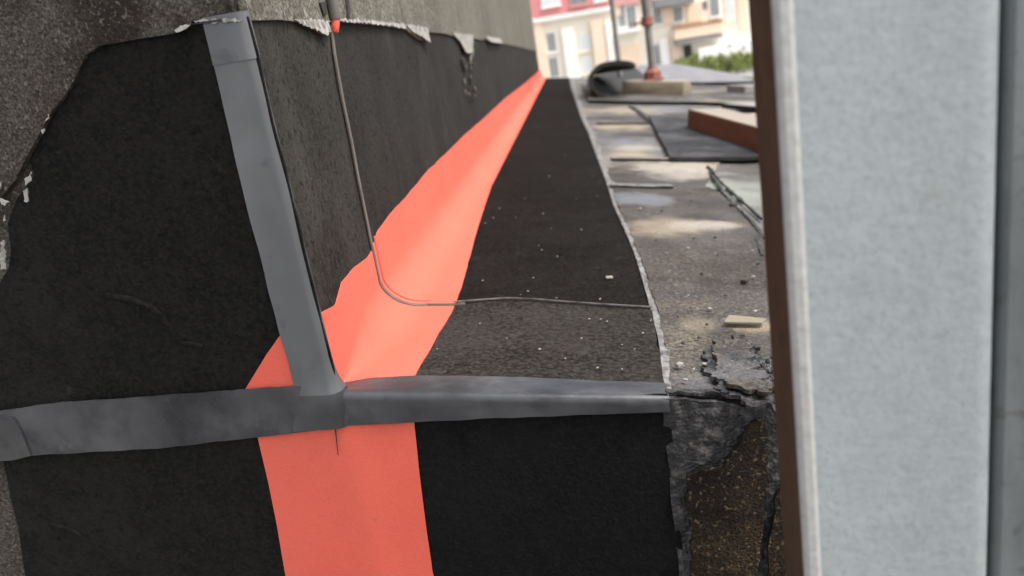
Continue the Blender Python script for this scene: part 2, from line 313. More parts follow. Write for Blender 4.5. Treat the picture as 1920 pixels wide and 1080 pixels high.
# ------------------------------------------------------------------ setting: ground, lower roof, roof deck
GZ = -2.25; LOWZ = C.z-.78
tag(mk('ground', [(-900,-600,GZ), (900,-600,GZ), (900,1500,GZ), (-900,1500,GZ)], [(0,1,2,3)], 'ground', smooth=0), kind='structure')
v, f = box_vf(-5, 5.2, -4, C.y-.004, GZ+.02, LOWZ)
tag(mk('lower_roof', v, f, 'concrete', smooth=0), kind='structure')
Y_FAR = PR.at(*PR.px(1072, 145)).y
def roof_deck():
    x1 = 5.2; nx, ny = 60, 90; V = []; Fc = []
    for j in range(ny+1):
        y = C.y + (Y_FAR-C.y)*(j/ny)**1.7
        for i in range(nx+1):
            x = C.x + (x1-C.x)*(i/nx)**1.5
            u = (x-C.x)*math.sqrt(1+SL*SL)
            h = -.004 + .006*min(1, (y-C.y)*3)*nz(x, y, 0, 1.6)*min(1, max(0, u-.45)*4)
            V.append(PR.at(u, y-C.y, min(h, .004)))
    for j in range(ny):
        for i in range(nx):
            a = j*(nx+1)+i; Fc.append([a, a+1, a+nx+2, a+nx+1])
    N = len(V)
    ring = [i for i in range(nx+1)] + [j*(nx+1)+nx for j in range(1, ny+1)] + [ny*(nx+1)+i for i in range(nx-1, -1, -1)] + [j*(nx+1) for j in range(ny-1, 0, -1)]
    for i in ring: q = V[i]; V.append(Vector((q.x, q.y, GZ+.01)))
    K = len(ring)
    for k in range(K): Fc.append([ring[k], ring[(k+1) % K], N+(k+1) % K, N+k])
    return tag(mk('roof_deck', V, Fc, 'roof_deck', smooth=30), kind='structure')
deck = roof_deck()

# ------------------------------------------------------------------ the upstand wall
WL = 1.9; WTOP = 1.7
wall = thing('upstand_wall', 'long roof upstand wall with grainy old felt along its upper part', 'wall', (C.x, C.y, LOWZ))
b0 = PB.at(-WL, 0)
plan = [(C.x, C.y), (C.x, Y_END), (b0.x, Y_END), (b0.x, b0.y)]
V = [(x, y, LOWZ+.001) for x, y in plan] + [(x, y, C.z+WTOP) for x, y in plan]
mk('wall_core', V, [(0,1,2,3), (7,6,5,4), (0,1,5,4), (1,2,6,5), (2,3,7,6), (3,0,4,7)], 'old_felt_brown', wall, 0)
# old felt over the top of the long face, with its torn lower edge
ragA = P2(PA, (468,39), (520,38), (556,42), (580,52), (604,66), (611,42), (640,42), (700,46), (757,54), (783,74), (797,80), (799,60), (832,63), (856,70), (866,92), (880,92), (884,72), (930,79), (972,88), (1009,97))
sheet('old_felt', PA, [(0.001, ragA[0][1])]+ragA+[(Y_END-C.y-.01, ragA[-1][1]), (Y_END-C.y-.01, WTOP-.01), (.001, WTOP-.01)], .0085, .0085, 'old_felt', wall, cell=.10, jag=.0, wr=.002, wrs=3)
ragB = P2(PB, (0,374), (18,352), (34,337), (58,292), (98,214), (128,172), (142,140), (163,104), (188,86), (225,80), (262,73), (330,62), (352,50), (362,42), (463,38))
ragB = [(min(u, -.002-.0001*(15-i)), v) for i, (u, v) in enumerate(ragB)]
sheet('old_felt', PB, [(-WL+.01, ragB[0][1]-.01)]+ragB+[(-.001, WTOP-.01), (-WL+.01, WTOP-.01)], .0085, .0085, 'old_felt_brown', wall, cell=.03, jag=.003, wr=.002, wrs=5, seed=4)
# pale torn backing hanging from the felt edge
def fray(pl, pts, off=.0105, lift=.004, m='fray'):
    q = P2(pl, *pts); top = max(p[1] for p in q); bot = min(p[1] for p in q)
    o = sheet('torn_backing', pl, q, off, .0015, m, wall, cell=.004, jag=.004, hfun=lambda u, v: lift*max(0, (top-v)/max(top-bot, 1e-4))**1.5, seed=pts[0][0])
    return o
fray(PA, [(545,38), (613,40), (611,60), (603,68), (586,58), (566,52)])
fray(PA, [(757,47), (800,52), (799,80), (786,72), (772,62)], .0105, .007)
fray(PA, [(846,62), (886,66), (884,82), (878,100), (868,100), (860,80)], .0105, .008)
fray(PA, [(626,36), (700,40), (758,47), (757,54), (700,46), (640,42)], .010, .003)
fray(PA, [(905,68), (935,72), (938,82), (915,80)], .013, .01)
fray(PB, [(334,58), (352,46), (364,44), (350,60)], .011, .004)
fray(PB, [(368,40), (462,36), (463,40), (372,44)], .011, .002)
# loose white fibres and mastic smears along the ragged left edge of the black sheet
for pts in ([(52,352), (58,351), (62,373), (55,375)], [(54,338), (66,320), (68,324), (58,345)], [(8,450), (13,448), (20,500), (11,502)], [(0,368), (14,372), (26,376), (20,380), (2,374)],
            [(9,470), (14,470), (16,486), (10,486)], [(0,338), (8,340), (10,352), (0,356)], [(94,218), (100,214), (100,222), (96,226)], [(15,402), (19,402), (19,412), (15,412)], [(84,246), (92,238), (94,241), (86,250)]):
    fray(PB, pts, .012, .002)
rnd = random.Random(3)
for i in range(46):
    t = rnd.random()**.8; x = 862+26*rnd.random()+8*t; y = 84+108*t
    if rnd.random() < .35*t: continue
    c = PA.at(*PA.px(x, y), .012); r0 = rnd.uniform(.006, .020)*(1.1-.6*t)
    bm = bmesh.new(); bmesh.ops.create_icosphere(bm, subdivisions=1, radius=r0)
    for q_ in bm.verts: q_.co = Vector((q_.co.x*.35, q_.co.y*rnd.uniform(.6,1.3), q_.co.z*rnd.uniform(.7,1.4)))+c
    v, f = bm_out(bm); mk('residue_lump', v, f, 'fray' if t < .22 else ('sheet_under' if rnd.random() < .7 else 'old_felt'), wall, 0)
# black crack behind the corner of the felt, hole and slit above the seam
def dark(pts, pl=PA, off=.0115): sheet('slit', pl, P2(pl, *pts), off, .002, 'sheet_under', wall, cell=.01, jag=.001)
dark([(593,6), (605,3), (606,30), (600,28)])
dark([(643,-10), (648,-10), (651,38), (647,38)])
dark([(362,44), (420,36), (424,39), (366,47)], PB, .0125)

# ------------------------------------------------------------------ new black membrane
def dropwall(o): return o
tB = PB.px(0,800)
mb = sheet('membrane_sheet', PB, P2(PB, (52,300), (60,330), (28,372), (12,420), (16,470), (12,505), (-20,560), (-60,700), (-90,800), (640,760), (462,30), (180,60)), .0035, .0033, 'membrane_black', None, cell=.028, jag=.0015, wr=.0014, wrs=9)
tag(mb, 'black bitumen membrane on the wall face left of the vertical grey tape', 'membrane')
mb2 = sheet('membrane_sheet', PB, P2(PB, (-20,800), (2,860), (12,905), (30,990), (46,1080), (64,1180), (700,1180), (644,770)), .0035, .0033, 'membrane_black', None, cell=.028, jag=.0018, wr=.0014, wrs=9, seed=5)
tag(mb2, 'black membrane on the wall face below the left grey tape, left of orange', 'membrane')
top = ragA[3][1]+.03
sm_top = PA.px(620, 40)[0]; sm_bot = PA.px(700, 480)[0]
ms1 = sheet('membrane_sheet', PA, [(.002, .012), (.002, top), (sm_top+.004, top), (sm_bot+.004, .03), (sm_bot+.004, .012)], .0050, .0045, 'membrane_wall', None, cell=.022, wr=.0018, wrs=12, seed=2)
tag(ms1, 'narrow dusty black membrane strip between the vertical grey tape and the thin seam', 'membrane')
LE = Y_END-C.y-.02
ms2 = sheet('membrane_sheet', PA, [(sm_bot-.01, .012), (sm_bot-.01, .03), (sm_top-.012, top), (LE, top), (LE, .012)], .0030, .0028, 'membrane_wall_far', None, cell=.13, wr=.002, wrs=3, seed=8)
tag(ms2, 'long black membrane on the wall beyond the thin seam', 'membrane')

def crease(pts, pl, off, w_, par, m):
    q = P2(pl, *pts); rows = []
    for i, (u, v) in enumerate(q):
        a, b = q[max(0, i-1)], q[min(len(q)-1, i+1)]; d = Vector((b[0]-a[0], b[1]-a[1])).normalized(); k = math.sin(math.pi*(i+.15)/(len(q)-.7))
        rows.append([(pl.at(u-d.y*w_*c, v+d.x*w_*c, off+.0022*k*(1-c*c)), pl.n) for c in (-1, -.6, -.2, .2, .6, 1)])
    return sweep('crease', rows, .002, m, par, 60)
crease([(176,548), (196,554), (215,558), (240,562), (262,570), (284,580), (300,594), (312,612), (322,630), (340,642)], PB, .0042, .004, mb, 'membrane_black')
crease([(330,640), (344,646), (362,646), (378,652)], PB, .0042, .003, mb, 'membrane_black')
crease([(92,985), (120,992), (140,1000), (152,1012)], PB, .0042, .003, mb2, 'membrane_black')
# floor membrane: near piece (laps over the far one at the seam), far piece, and the drop over the edge
seamR = P2(PR, (850,574), (900,571), (950,569), (1000,570), (1050,573), (1120,578), (1170,581), (1222,584))
edgeR = P2(PR, (1222,584), (1228,612), (1232,640), (1230,646), (1236,655), (1242,700), (1250,745))
near = [(.004, seamR[0][1]+.0)] + seamR[:] + edgeR[1:-1] + [(edgeR[-1][0], .002), (.004, .002)]
uL = PR.px(905, 566)[0]; uR = PR.px(1010, 566)[0]
def lapup(u, v):
    d = abs(v-interp(seamR, u)); a = max(0, 1-d/.035)
    return a*a*.0016*(1+1.6*math.exp(-((u-(uL+uR)/2)/((uR-uL)*.55))**2))
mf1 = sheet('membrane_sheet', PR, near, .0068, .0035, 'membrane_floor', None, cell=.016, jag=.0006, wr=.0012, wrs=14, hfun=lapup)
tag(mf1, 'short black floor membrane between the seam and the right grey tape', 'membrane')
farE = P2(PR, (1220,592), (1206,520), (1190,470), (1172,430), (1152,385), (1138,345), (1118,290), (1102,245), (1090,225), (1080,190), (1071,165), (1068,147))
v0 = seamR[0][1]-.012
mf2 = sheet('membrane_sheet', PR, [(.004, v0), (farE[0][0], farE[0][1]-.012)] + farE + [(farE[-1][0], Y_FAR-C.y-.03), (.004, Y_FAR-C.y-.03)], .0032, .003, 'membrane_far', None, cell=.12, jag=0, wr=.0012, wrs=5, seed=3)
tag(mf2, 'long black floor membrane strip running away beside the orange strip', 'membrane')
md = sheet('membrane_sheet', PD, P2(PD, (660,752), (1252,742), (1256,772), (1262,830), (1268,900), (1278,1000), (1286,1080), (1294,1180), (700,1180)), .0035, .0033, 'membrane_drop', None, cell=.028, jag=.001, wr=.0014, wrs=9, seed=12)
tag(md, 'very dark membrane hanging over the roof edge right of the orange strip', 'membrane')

# ------------------------------------------------------------------ orange corner strip
TURN = math.pi/2 - math.atan(-SL)            # angle turned from wall (down) to roof (out)
al = math.atan(-SL); fl = Vector((math.cos(al), 0, -math.sin(al)))
def cove_r(dy): return .012 + .058*min(1, max(0, dy-.02)/.16)
def profile(dy, ztop, uout, off, nw=5, na=10, nf=5):
    """wall -> rounded cove -> roof, at distance dy along the wall; rows of (point, normal)"""
    r = cove_r(dy); T = r*math.tan(TURN/2); y = C.y+dy; out = []
    zt = max(ztop, T+.004); uo = max(uout, T+.004)
    for i in range(nw):
        z = zt+(T-zt)*i/nw; out.append((Vector((C.x+off, y, C.z+z)), Vector((1,0,0))))
    cx, cz = C.x+r, C.z+T
    for i in range(na+1):
        a = TURN*i/na; nrm_ = Vector((math.cos(a), 0, math.sin(a)))
        out.append((Vector((cx, y, cz))-nrm_*(r-off) if False else Vector((cx-math.cos(a)*(r-off), y, cz-math.sin(a)*(r-off))), nrm_))
    for i in range(1, nf+1):
        u = T+(uo-T)*i/nf; p = PR.at(u, dy, off); out.append((p, PR.n))
    return out
upA = [(p[0], p[1]) for p in P2(PA, (604,584), (628,572), (640,528), (662,503), (692,480), (706,436), (730,402), (762,368), (800,322), (842,282), (872,252), (905,224), (948,184), (980,160), (1006,138))]
upA = [(0, upA[0][1])] + upA
flR = [(p[1], p[0]) for p in P2(PR, (778,706), (800,668), (826,622), (850,582), (868,530), (880,486), (892,440), (906,395), (921,350), (928,322), (942,292), (962,250), (976,220), (992,192), (1008,165), (1020,146))]
ys = [.004 + (Y_FAR-.05-C.y-.004)*(i/150)**2.4 for i in range(151)]
rows = []
for dy in ys:
    rows.append(profile(dy, interp(upA, dy)+.002*nz(dy,0,1,14), interp(flR, dy)+.0015*nz(dy,5,1,18), .0080))
os_ = sweep('orange_strip', rows, .0022, 'orange')
tag(os_, 'long orange strip running away along the foot of the wall', 'sealing strip')
# the part going down over the edge
zl = [(p[1], p[0]) for p in P2(PB, (535,1080), (520,990), (502,900), (484,822), (478,800))]
zr = [(p[1], p[0]) for p in P2(PD, (812,1080), (800,1000), (786,890), (777,800), (775,780))]
rows = []
for i in range(41):
    z = -.022 - .43*i/40
    a, b = interp(zl, z), interp(zr, z); r = []
    if z < zl[0][0]: a = zl[0][1]+(z-zl[0][0])*.02; b = zr[0][1]
    for k in range(13):
        t = k/12
        bulge = .0060 + .0014*math.exp(-((t-.55)/.10)**2)*(1 if i < 40 else 1) + .0012*nz(t*2, z*9, 2)
        if t <= .5: p = PB.at(a*(1-2*t), z, bulge); n = PB.n
        else: p = PD.at(b*(2*t-1), z, bulge); n = PD.n
        r.append((p, n))
    rows.append(r)
ol = sweep('orange_strip', rows, .002, 'orange')
tag(ol, 'wide orange strip hanging down over the roof edge below the grey tapes', 'sealing strip')
sheet('cut_mark', PD, P2(PD, (629,800), (631,800), (636,850), (635,851)), .0098, .001, 'sheet_under', ol, cell=.01)
tri = sheet('orange_strip', PB, P2(PB, (452,742), (466,720), (500,664), (524,630), (540,640), (575,745)), .0062, .0020, 'orange', None, cell=.02, jag=.0006, wr=.0005)
tag(tri, 'small orange triangle left of the vertical grey tape', 'sealing strip')
def orange_mark(pts, off):
    sheet('scuff', PR, P2(PR, *pts), off, .0006, 'seam', os_, cell=.004, jag=.0012, seed=pts[0][0])

# ------------------------------------------------------------------ thin seam strip down the wall, round the cove and over the floor
def seam_strip():
    r = thing('seam_strip', 'thin grey seam strip running down the wall and across the floor membrane', 'seam strip', tuple(PA.at(sm_bot, 0)))
    path = []
    wa = P2(PA, (618,50), (624,100), (640,190), (655,260), (668,330), (682,400), (692,450))
    fa = P2(PR, (812,573), (850,574), (872,572))
    y0, y1 = wa[-1][0], fa[0][1]
    rr = cove_r(y0); T = rr*math.tan(TURN/2)
    off = .0094
    for u, z in wa: path.append((PA.at(u, z, off), Vector((1,0,0))))
    for i in range(15):
        a = TURN*i/14; y = C.y+y0+(y1-y0)*i/14
        path.append((Vector((C.x+rr-math.cos(a)*(rr-off), y, C.z+T-math.sin(a)*(rr-off))), Vector((math.cos(a), 0, math.sin(a)))))
    for u, v in fa:
        if u > T+.003: path.append((PR.at(u, v, off), PR.n))
    def ribbon(name, path, w, hgt, m, par):
        rows = []
        for i, (p, n) in enumerate(path):
            a = path[max(0, i-1)][0]; b = path[min(len(path)-1, i+1)][0]; t = (b-a).normalized(); s = t.cross(n).normalized()
            ww = w(i) if callable(w) else w
            rows.append([(p+s*ww*c+n*hgt*(1-(c)**2)*.8, n) for c in (-.5, -.36, 0, .36, .5)])
        return sweep(name, rows, .0018, m, par, 50)
    ribbon('bead', path, lambda i: .0084+.0006*math.sin(i*1.1), .0003, 'seam', r)
    p2 = [(p+Vector((0, .021, 0))-n*.0002, n) for p, n in path[6:22]]
    ribbon('crease', p2, .0035, .0006, 'orange', r)
    lap = [(PR.at(u, v+.0005, .0125+lapup(u, v)*.8), PR.n) for u, v in seamR]
    fine = []
    for a, b in zip(lap, lap[1:]):
        for k in range(4): fine.append((a[0].lerp(b[0], k/4), a[1]))
    fine.append(lap[-1])
    ribbon('lap_edge', fine, .0024, .0004, 'lap_edge', r)
    p = PA.at(*PA.px(617, 40), .016); q = PA.at(*PA.px(605, -60), .016); q.z += .25; q.y = p.y
    def tube(name, a, b, rad, m, par, seg=14):
        d = (b-a).normalized(); e = d.cross(Vector((1,0,0))).normalized(); g = d.cross(e)
        V = []; Fc = []
        for c, rr_ in ((a, rad*.8), (a+d*rad*.3, rad), (b-d*rad*.3, rad), (b, rad*.8)):
            for k in range(seg): V.append(c+e*math.cos(2*math.pi*k/seg)*rr_+g*math.sin(2*math.pi*k/seg)*rr_)
        for i in range(3):
            for k in range(seg): Fc.append([i*seg+k, i*seg+(k+1) % seg, (i+1)*seg+(k+1) % seg, (i+1)*seg+k])
        Fc.append(list(range(seg))); Fc.append([3*seg+k for k in range(seg)])
        return mk(name, V, Fc, m, par, 40)
    tube('rod', p, q, .0075, 'steel', r)
    a = PA.at(*PA.px(621, 62), .011); tube('orange_tip', a, p+Vector((0,0,.002)), .0058, 'orange', r)
seam_strip()

# ------------------------------------------------------------------ grey tapes
OT = .0085
def around(z, w1, w2, off, nb=8, na=6, nf=3, pl2=PA, wav=0.):
    """band round the vertical corner: width w1 on the short face, w2 on the long face"""
    out = []
    for i in range(nb):
        u = -w1+w1*i/nb; out.append((PB.at(u, z, off+wav*nz(u, z, 3, 22)*(1 if i else .3)), PB.n))
    n0, n1 = PB.n, PA.n; ang = n0.angle(n1)
    for i in range(na+1):
        t = i/na; n = (n0*math.sin((1-t)*ang)+n1*math.sin(t*ang))/math.sin(ang); out.append((PB.at(0, z)+n*off, n))
    for i in range(1, nf+1):
        u = w2*i/nf; out.append((PA.at(u, z, off+.0008*(i/nf)**2), n1))
    return out
lv = [(p[1], -p[0]) for p in P2(PB, (556,726), (548,700), (530,640), (512,570), (492,490), (468,400), (446,310), (428,230), (410,150), (396,90), (384,42))]
rows = []
for i in range(61):
    zb_ = PB.px(640, 800)[1]
    z = zb_ + (lv[-1][0]-zb_)*(i/60)**1.15
    k = max(0, min(1, (.050-z)/.045)); nose = math.exp(-((z+.004)/.022)**2)
    rw = around(z, interp(lv, z)+.0012*nz(z, 0, 0, 25)+.016*max(0, (.014-z)/.04)**1.6, .001+.010*nose, OT+.0026*k+.0008*nz(z,0,5,14)+.0060*nose, nb=10, na=10, wav=.0012)
    rw = [(p-n*(.0060*nose*max(0, 1-j/9)+.0016*k*max(0, 1-j/3)), n) for j, (p, n) in enumerate(rw)]
    rows.append(rw)
tv = sweep('grey_tape', rows, .002, 'tape')
tag(tv, 'vertical grey tape over the corner of the wall', 'tape')
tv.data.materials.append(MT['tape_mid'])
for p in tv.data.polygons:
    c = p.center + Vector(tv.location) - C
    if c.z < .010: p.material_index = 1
lap = [];
z0, z1 = PB.px(430, 118)[1], lv[-1][0]+.004
for i in range(9):
    z = z0+(z1-z0)*i/8; lap.append(around(z, interp(lv, z)+.0004, .0006, OT+.0011+.0008*nz(z,0,5,14), wav=.0012))
sweep('lapped_end', lap, .0010, 'tape', tv)
# left tape
lt = P2(PB, (-60,772), (0,768), (30,764), (120,752), (250,744), (400,732), (480,726), (560,722), (640,715), (655,792), (628,801), (480,818), (300,838), (150,846), (60,851), (30,856), (-60,862))
tl = sheet('grey_tape', PB, [(min(u, -.0005), v) for u, v in lt], OT+.0016, .0022, 'tape_mid', None, cell=.014, jag=.0010, wr=.0014, wrs=20, seed=21)
tag(tl, 'dark grey tape running left along the wall from the corner', 'tape')
sheet('lapped_end', PB, P2(PB, (-60,778), (10,776), (32,782), (44,800), (56,830), (64,850), (30,858), (-60,866)), OT+.0042, .002, 'tape_dark', tl, cell=.01, jag=.0005, wr=.0014, wrs=24, seed=30)
# right tape over the roof edge
tt = [(p[0], p[1]) for p in P2(PR, (652,720), (700,712), (780,708), (880,709), (1000,712), (1120,718), (1252,722))]
tb = [(p[0], p[1]) for p in P2(PD, (640,797), (700,794), (777,790), (900,783), (1050,778), (1256,770))]
rows = []
xe = PD.px(1253,745)[0]
for i in range(61):
    x = .002 + (xe-.002)*i/60; u = x*math.sqrt(1+SL*SL)
    wv, wz = interp(tt, u), SL*x-interp(tb, x)
    ledge = []
    off = OT+.0006+.0008*nz(x,1,0,16)
    for k in range(7): v = wv*(1-k/7); ledge.append((PR.at(u, v+.0008*nz(x,0,2,30), off+.0012*nz(x, v, 1, 26)), PR.n))
    n0, n1 = PR.n, Vector((0,-1,0))
    for k in range(7):
        t = k/6; n = (n0*math.cos(t*math.pi/2)+n1*math.sin(t*math.pi/2)).normalized(); ledge.append((PR.at(u, 0)+n*off, n))
    for k in range(1, 7):
        z = SL*x - wz*k/6; ledge.append((PD.at(x, z+.0008*nz(x,9,2,30), off+.0014*nz(x, z, 7, 24)), n1))
    rows.append(ledge)
tr = sweep('grey_tape', rows, .002, 'tape_mid')
tag(tr, 'grey tape running right along the roof edge from the wall corner', 'tape')
# ------------------------------------------------------------------ mastic squeezed out along the membrane edge
medge = P2(PR, (1256,745), (1250,700), (1246,655), (1240,625), (1230,590), (1216,540), (1196,475), (1176,430), (1156,388), (1142,345), (1121,290), (1104,245), (1092,222), (1081,188), (1072,165), (1069,148))
outer = [(u+.004+.034*max(0, nz(v, 0, 3, 11)+.25)**1.4+.020*max(0, nz(v, 4, 3, 48)) + .004*v, v) for u, v in
         [(interp([(q[1], q[0]) for q in medge], t), t) for t in [.0+ (medge[-1][1])*((k/220)**1.9) for k in range(221)]]]
inner = [(interp([(q[1], q[0]) for q in medge], v)-.006, v) for u, v in outer]
rows = []
for (a, v), (b, _) in zip(inner, outer):
    rows.append([(PR.at(a+(b-a)*t, v, .0015+(.0045+.003*nz(a+t, v, 2, 40))*(1-t**2)), PR.n) for t in (0, .3, .6, .85, 1)])
ml = sweep('mastic_bead', rows, .005, 'mastic')
tag(ml, 'pale ragged mastic squeezed out along the edge of the floor membrane', 'mastic')

# ------------------------------------------------------------------ old roof felt, laid in lapped sheets on the deck
x_in = lambda v: interp([(q[1], q[0]) for q in medge], v)
def fsheet(pts, off, seed, cell=.03, jag=.004, label=None, wr=.003, wrs=5, m='roof_felt', thick=.006):
    o = sheet('felt_sheet', PR, pts, off, thick, m, deck, cell=cell, jag=jag, wr=wr, wrs=wrs, seed=seed)
    if label: o['label'] = label
    return o
q = P2(PR, (1136,352), (1200,354), (1262,356), (1330,352), (1342,358), (1352,366), (1372,378), (1400,405), (1425,430), (1440,470), (1600,700))
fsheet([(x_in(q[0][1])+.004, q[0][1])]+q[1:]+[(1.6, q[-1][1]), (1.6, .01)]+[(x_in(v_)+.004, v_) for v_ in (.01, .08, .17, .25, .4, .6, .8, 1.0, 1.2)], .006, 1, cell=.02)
q = P2(PR, (1092,196), (1180,198), (1300,200), (1420,204), (1330,330), (1322,352), (1300,362), (1136,360))
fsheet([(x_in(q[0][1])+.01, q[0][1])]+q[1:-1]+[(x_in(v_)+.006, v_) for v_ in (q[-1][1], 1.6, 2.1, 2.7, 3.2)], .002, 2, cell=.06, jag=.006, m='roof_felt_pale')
q = P2(PR, (1104,192), (1200,194), (1300,195), (1450,200), (1450,165), (1090,160))
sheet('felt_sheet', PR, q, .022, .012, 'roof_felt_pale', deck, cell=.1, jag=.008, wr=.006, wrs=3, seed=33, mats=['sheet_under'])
def lap_line(pts, w_, off=.012, m='sheet_under', jag=.004):
    q_ = P2(PR, *pts); L_ = [(u-w_/2, v) for u, v in q_]; R_ = [(u+w_/2, v) for u, v in reversed(q_)]
    sheet('lap_joint', PR, L_+R_, off, .006, m, deck, cell=.02, jag=jag, wr=.002, wrs=12, seed=pts[0][0])
lap_line([(1432,446), (1408,415), (1385,392), (1362,368), (1345,345), (1330,322)], .006, .0085)
lap_line([(1428,410), (1400,385), (1372,360), (1350,340), (1334,318), (1326,312)], .006, .0085)
lap_line([(1326,352), (1338,357), (1352,358), (1362,368)], .006, .0085)
lap_line([(1252,262), (1238,244), (1215,224), (1196,208), (1182,200)], .03, .012, 'sheet_under', .008)
lap_line([(1430,480), (1424,462), (1418,450), (1428,440)], .006, .0085)
def cross_lap(x0, x1, y, h, m='roof_felt', off=.012):
    a, b = PR.px(x0, y), PR.px(x1, y+1); dv = h
    sheet('lap_joint', PR, [(a[0], a[1]), (b[0], b[1]), (b[0], b[1]+dv), (a[0], a[1]+dv)], off, .007, m, deck, cell=.03, jag=.006, wr=.002, wrs=8, seed=y, mats=['sheet_under'])
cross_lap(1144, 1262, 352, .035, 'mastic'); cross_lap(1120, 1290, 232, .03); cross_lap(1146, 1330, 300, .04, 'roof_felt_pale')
# damp and dusty felt marks, plus pale zones of painted-in brighter light: soft-edged patches of colour at fixed places on the roof
def add_stains_and_light(mname, tone_patches):
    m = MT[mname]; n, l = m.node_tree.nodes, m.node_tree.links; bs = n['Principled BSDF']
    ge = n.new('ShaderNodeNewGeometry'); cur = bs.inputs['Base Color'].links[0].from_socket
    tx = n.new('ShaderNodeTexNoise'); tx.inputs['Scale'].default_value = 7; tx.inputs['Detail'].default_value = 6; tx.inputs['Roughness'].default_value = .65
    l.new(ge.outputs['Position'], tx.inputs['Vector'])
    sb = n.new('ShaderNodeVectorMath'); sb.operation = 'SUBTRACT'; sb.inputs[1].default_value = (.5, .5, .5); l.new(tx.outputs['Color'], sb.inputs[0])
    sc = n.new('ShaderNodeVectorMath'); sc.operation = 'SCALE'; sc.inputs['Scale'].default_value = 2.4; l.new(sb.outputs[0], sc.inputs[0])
    for px0, py0, px1, py1, colr, amt in tone_patches:
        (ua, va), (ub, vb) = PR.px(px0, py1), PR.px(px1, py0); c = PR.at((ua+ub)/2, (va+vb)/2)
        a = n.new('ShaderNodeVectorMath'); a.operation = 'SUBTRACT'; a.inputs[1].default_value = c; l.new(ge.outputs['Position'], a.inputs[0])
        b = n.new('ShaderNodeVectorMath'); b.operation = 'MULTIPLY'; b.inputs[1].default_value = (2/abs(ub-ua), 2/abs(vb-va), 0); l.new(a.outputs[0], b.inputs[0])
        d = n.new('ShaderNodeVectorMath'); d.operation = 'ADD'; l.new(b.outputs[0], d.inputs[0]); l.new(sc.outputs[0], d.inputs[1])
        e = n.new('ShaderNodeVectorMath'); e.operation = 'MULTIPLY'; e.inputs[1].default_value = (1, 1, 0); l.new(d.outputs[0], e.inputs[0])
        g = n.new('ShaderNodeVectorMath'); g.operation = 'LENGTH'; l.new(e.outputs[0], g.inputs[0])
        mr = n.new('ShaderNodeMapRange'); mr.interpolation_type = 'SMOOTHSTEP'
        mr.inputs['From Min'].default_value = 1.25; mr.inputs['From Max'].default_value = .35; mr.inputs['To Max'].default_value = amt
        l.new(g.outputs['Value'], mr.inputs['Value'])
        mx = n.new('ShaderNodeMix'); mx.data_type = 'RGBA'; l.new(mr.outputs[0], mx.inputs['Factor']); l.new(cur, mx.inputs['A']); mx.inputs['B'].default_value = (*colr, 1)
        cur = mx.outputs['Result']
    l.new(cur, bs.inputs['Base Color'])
TAN, DRK, GRY, PAL_LIGHT = (.29,.242,.17), (.032,.027,.025), (.14,.148,.165), (.34,.31,.265)
add_stains_and_light('roof_felt_pale', [(1118,198,1250,214,TAN,.8), (1110,214,1240,228,DRK,.75), (1108,228,1216,244,TAN,.85), (1130,246,1256,258,DRK,.8), (1128,258,1216,272,GRY,.9), (1150,268,1250,284,PAL_LIGHT,.7), (1146,282,1236,298,TAN,.85), (1150,300,1250,344,DRK,.7), (1196,296,1340,336,PAL_LIGHT,.8), (1220,196,1300,214,GRY,.7)])
add_stains_and_light('roof_felt', [(1146,362,1250,388,GRY,.85), (1176,404,1300,448,TAN,.6), (1246,414,1390,434,PAL_LIGHT,.75), (1180,440,1290,480,DRK,.55), (1300,480,1440,520,DRK,.45), (1270,590,1340,625,TAN,.4), (1362,598,1460,626,TAN,.7), (1250,690,1360,740,GRY,.3), (1330,660,1440,740,GRY,.3), (1290,368,1380,398,DRK,.5)])
add_stains_and_light('roof_deck', [(1330,330,1420,380,(.24,.26,.23),.8), (1250,200,1420,222,PAL_LIGHT,.7)])
# ragged scab of old felt near the roof edge
q = P2(PR, (1345,655), (1368,660), (1388,645), (1400,662), (1420,700), (1440,735), (1446,760), (1400,752), (1362,738), (1340,715), (1336,680))
cu = sum(a for a, b in q)/len(q); cv = sum(b for a, b in q)/len(q)
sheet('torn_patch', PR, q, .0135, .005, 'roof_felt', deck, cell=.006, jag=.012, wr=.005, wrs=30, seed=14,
      hfun=lambda u, v: 1.2*((u-cu)**2+(v-cv)**2))
q2 = [(cu+(a-cu)*1.22, cv+(b-cv)*1.18) for a, b in q]
sheet('bitumen_patch', PR, q2, .0115, .005, 'bitumen', deck, cell=.006, jag=.016, wr=.006, wrs=30, seed=15)
q = P2(PR, (1252,738), (1275,742), (1300,740), (1330,748), (1352,742), (1400,752), (1450,762), (1700,800))
qq = [(max(a, .3), b) for a, b in q]
sheet('bitumen_patch', PR, [(q[0][0], .003)]+[(a, max(b, .012)) for a, b in q[:-1]]+[(q[-1][0], .02), (q[-1][0], .003)], .0105, .004, 'bitumen', deck, cell=.006, jag=.004, wr=.005, wrs=30, seed=16)
rt = random.Random(11)
V = []; Fc = []
for i in range(420):
    u = rt.uniform(.455, .66); edge = rt.random()
    v = .002+.05*rt.random()**2.2
    if rt.random() < .35: v = .07+.05*rt.random(); u = rt.uniform(.50, .64)
    p = PR.at(u-.0, v, .008); r0 = rt.uniform(.002, .006)
    bm = bmesh.new(); bmesh.ops.create_icosphere(bm, subdivisions=1, radius=r0); k = len(V)
    for q_ in bm.verts: V.append(Vector((q_.co.x*rt.uniform(.8,1.5), q_.co.y*rt.uniform(.8,1.5), q_.co.z*.7))+p)
    bm.verts.index_update()
    for fc in bm.faces: Fc.append([k+x.index for x in fc.verts])
    bm.free()
tag(mk('tar_crumbs', V, Fc, 'bitumen', deck, 60), kind='stuff')
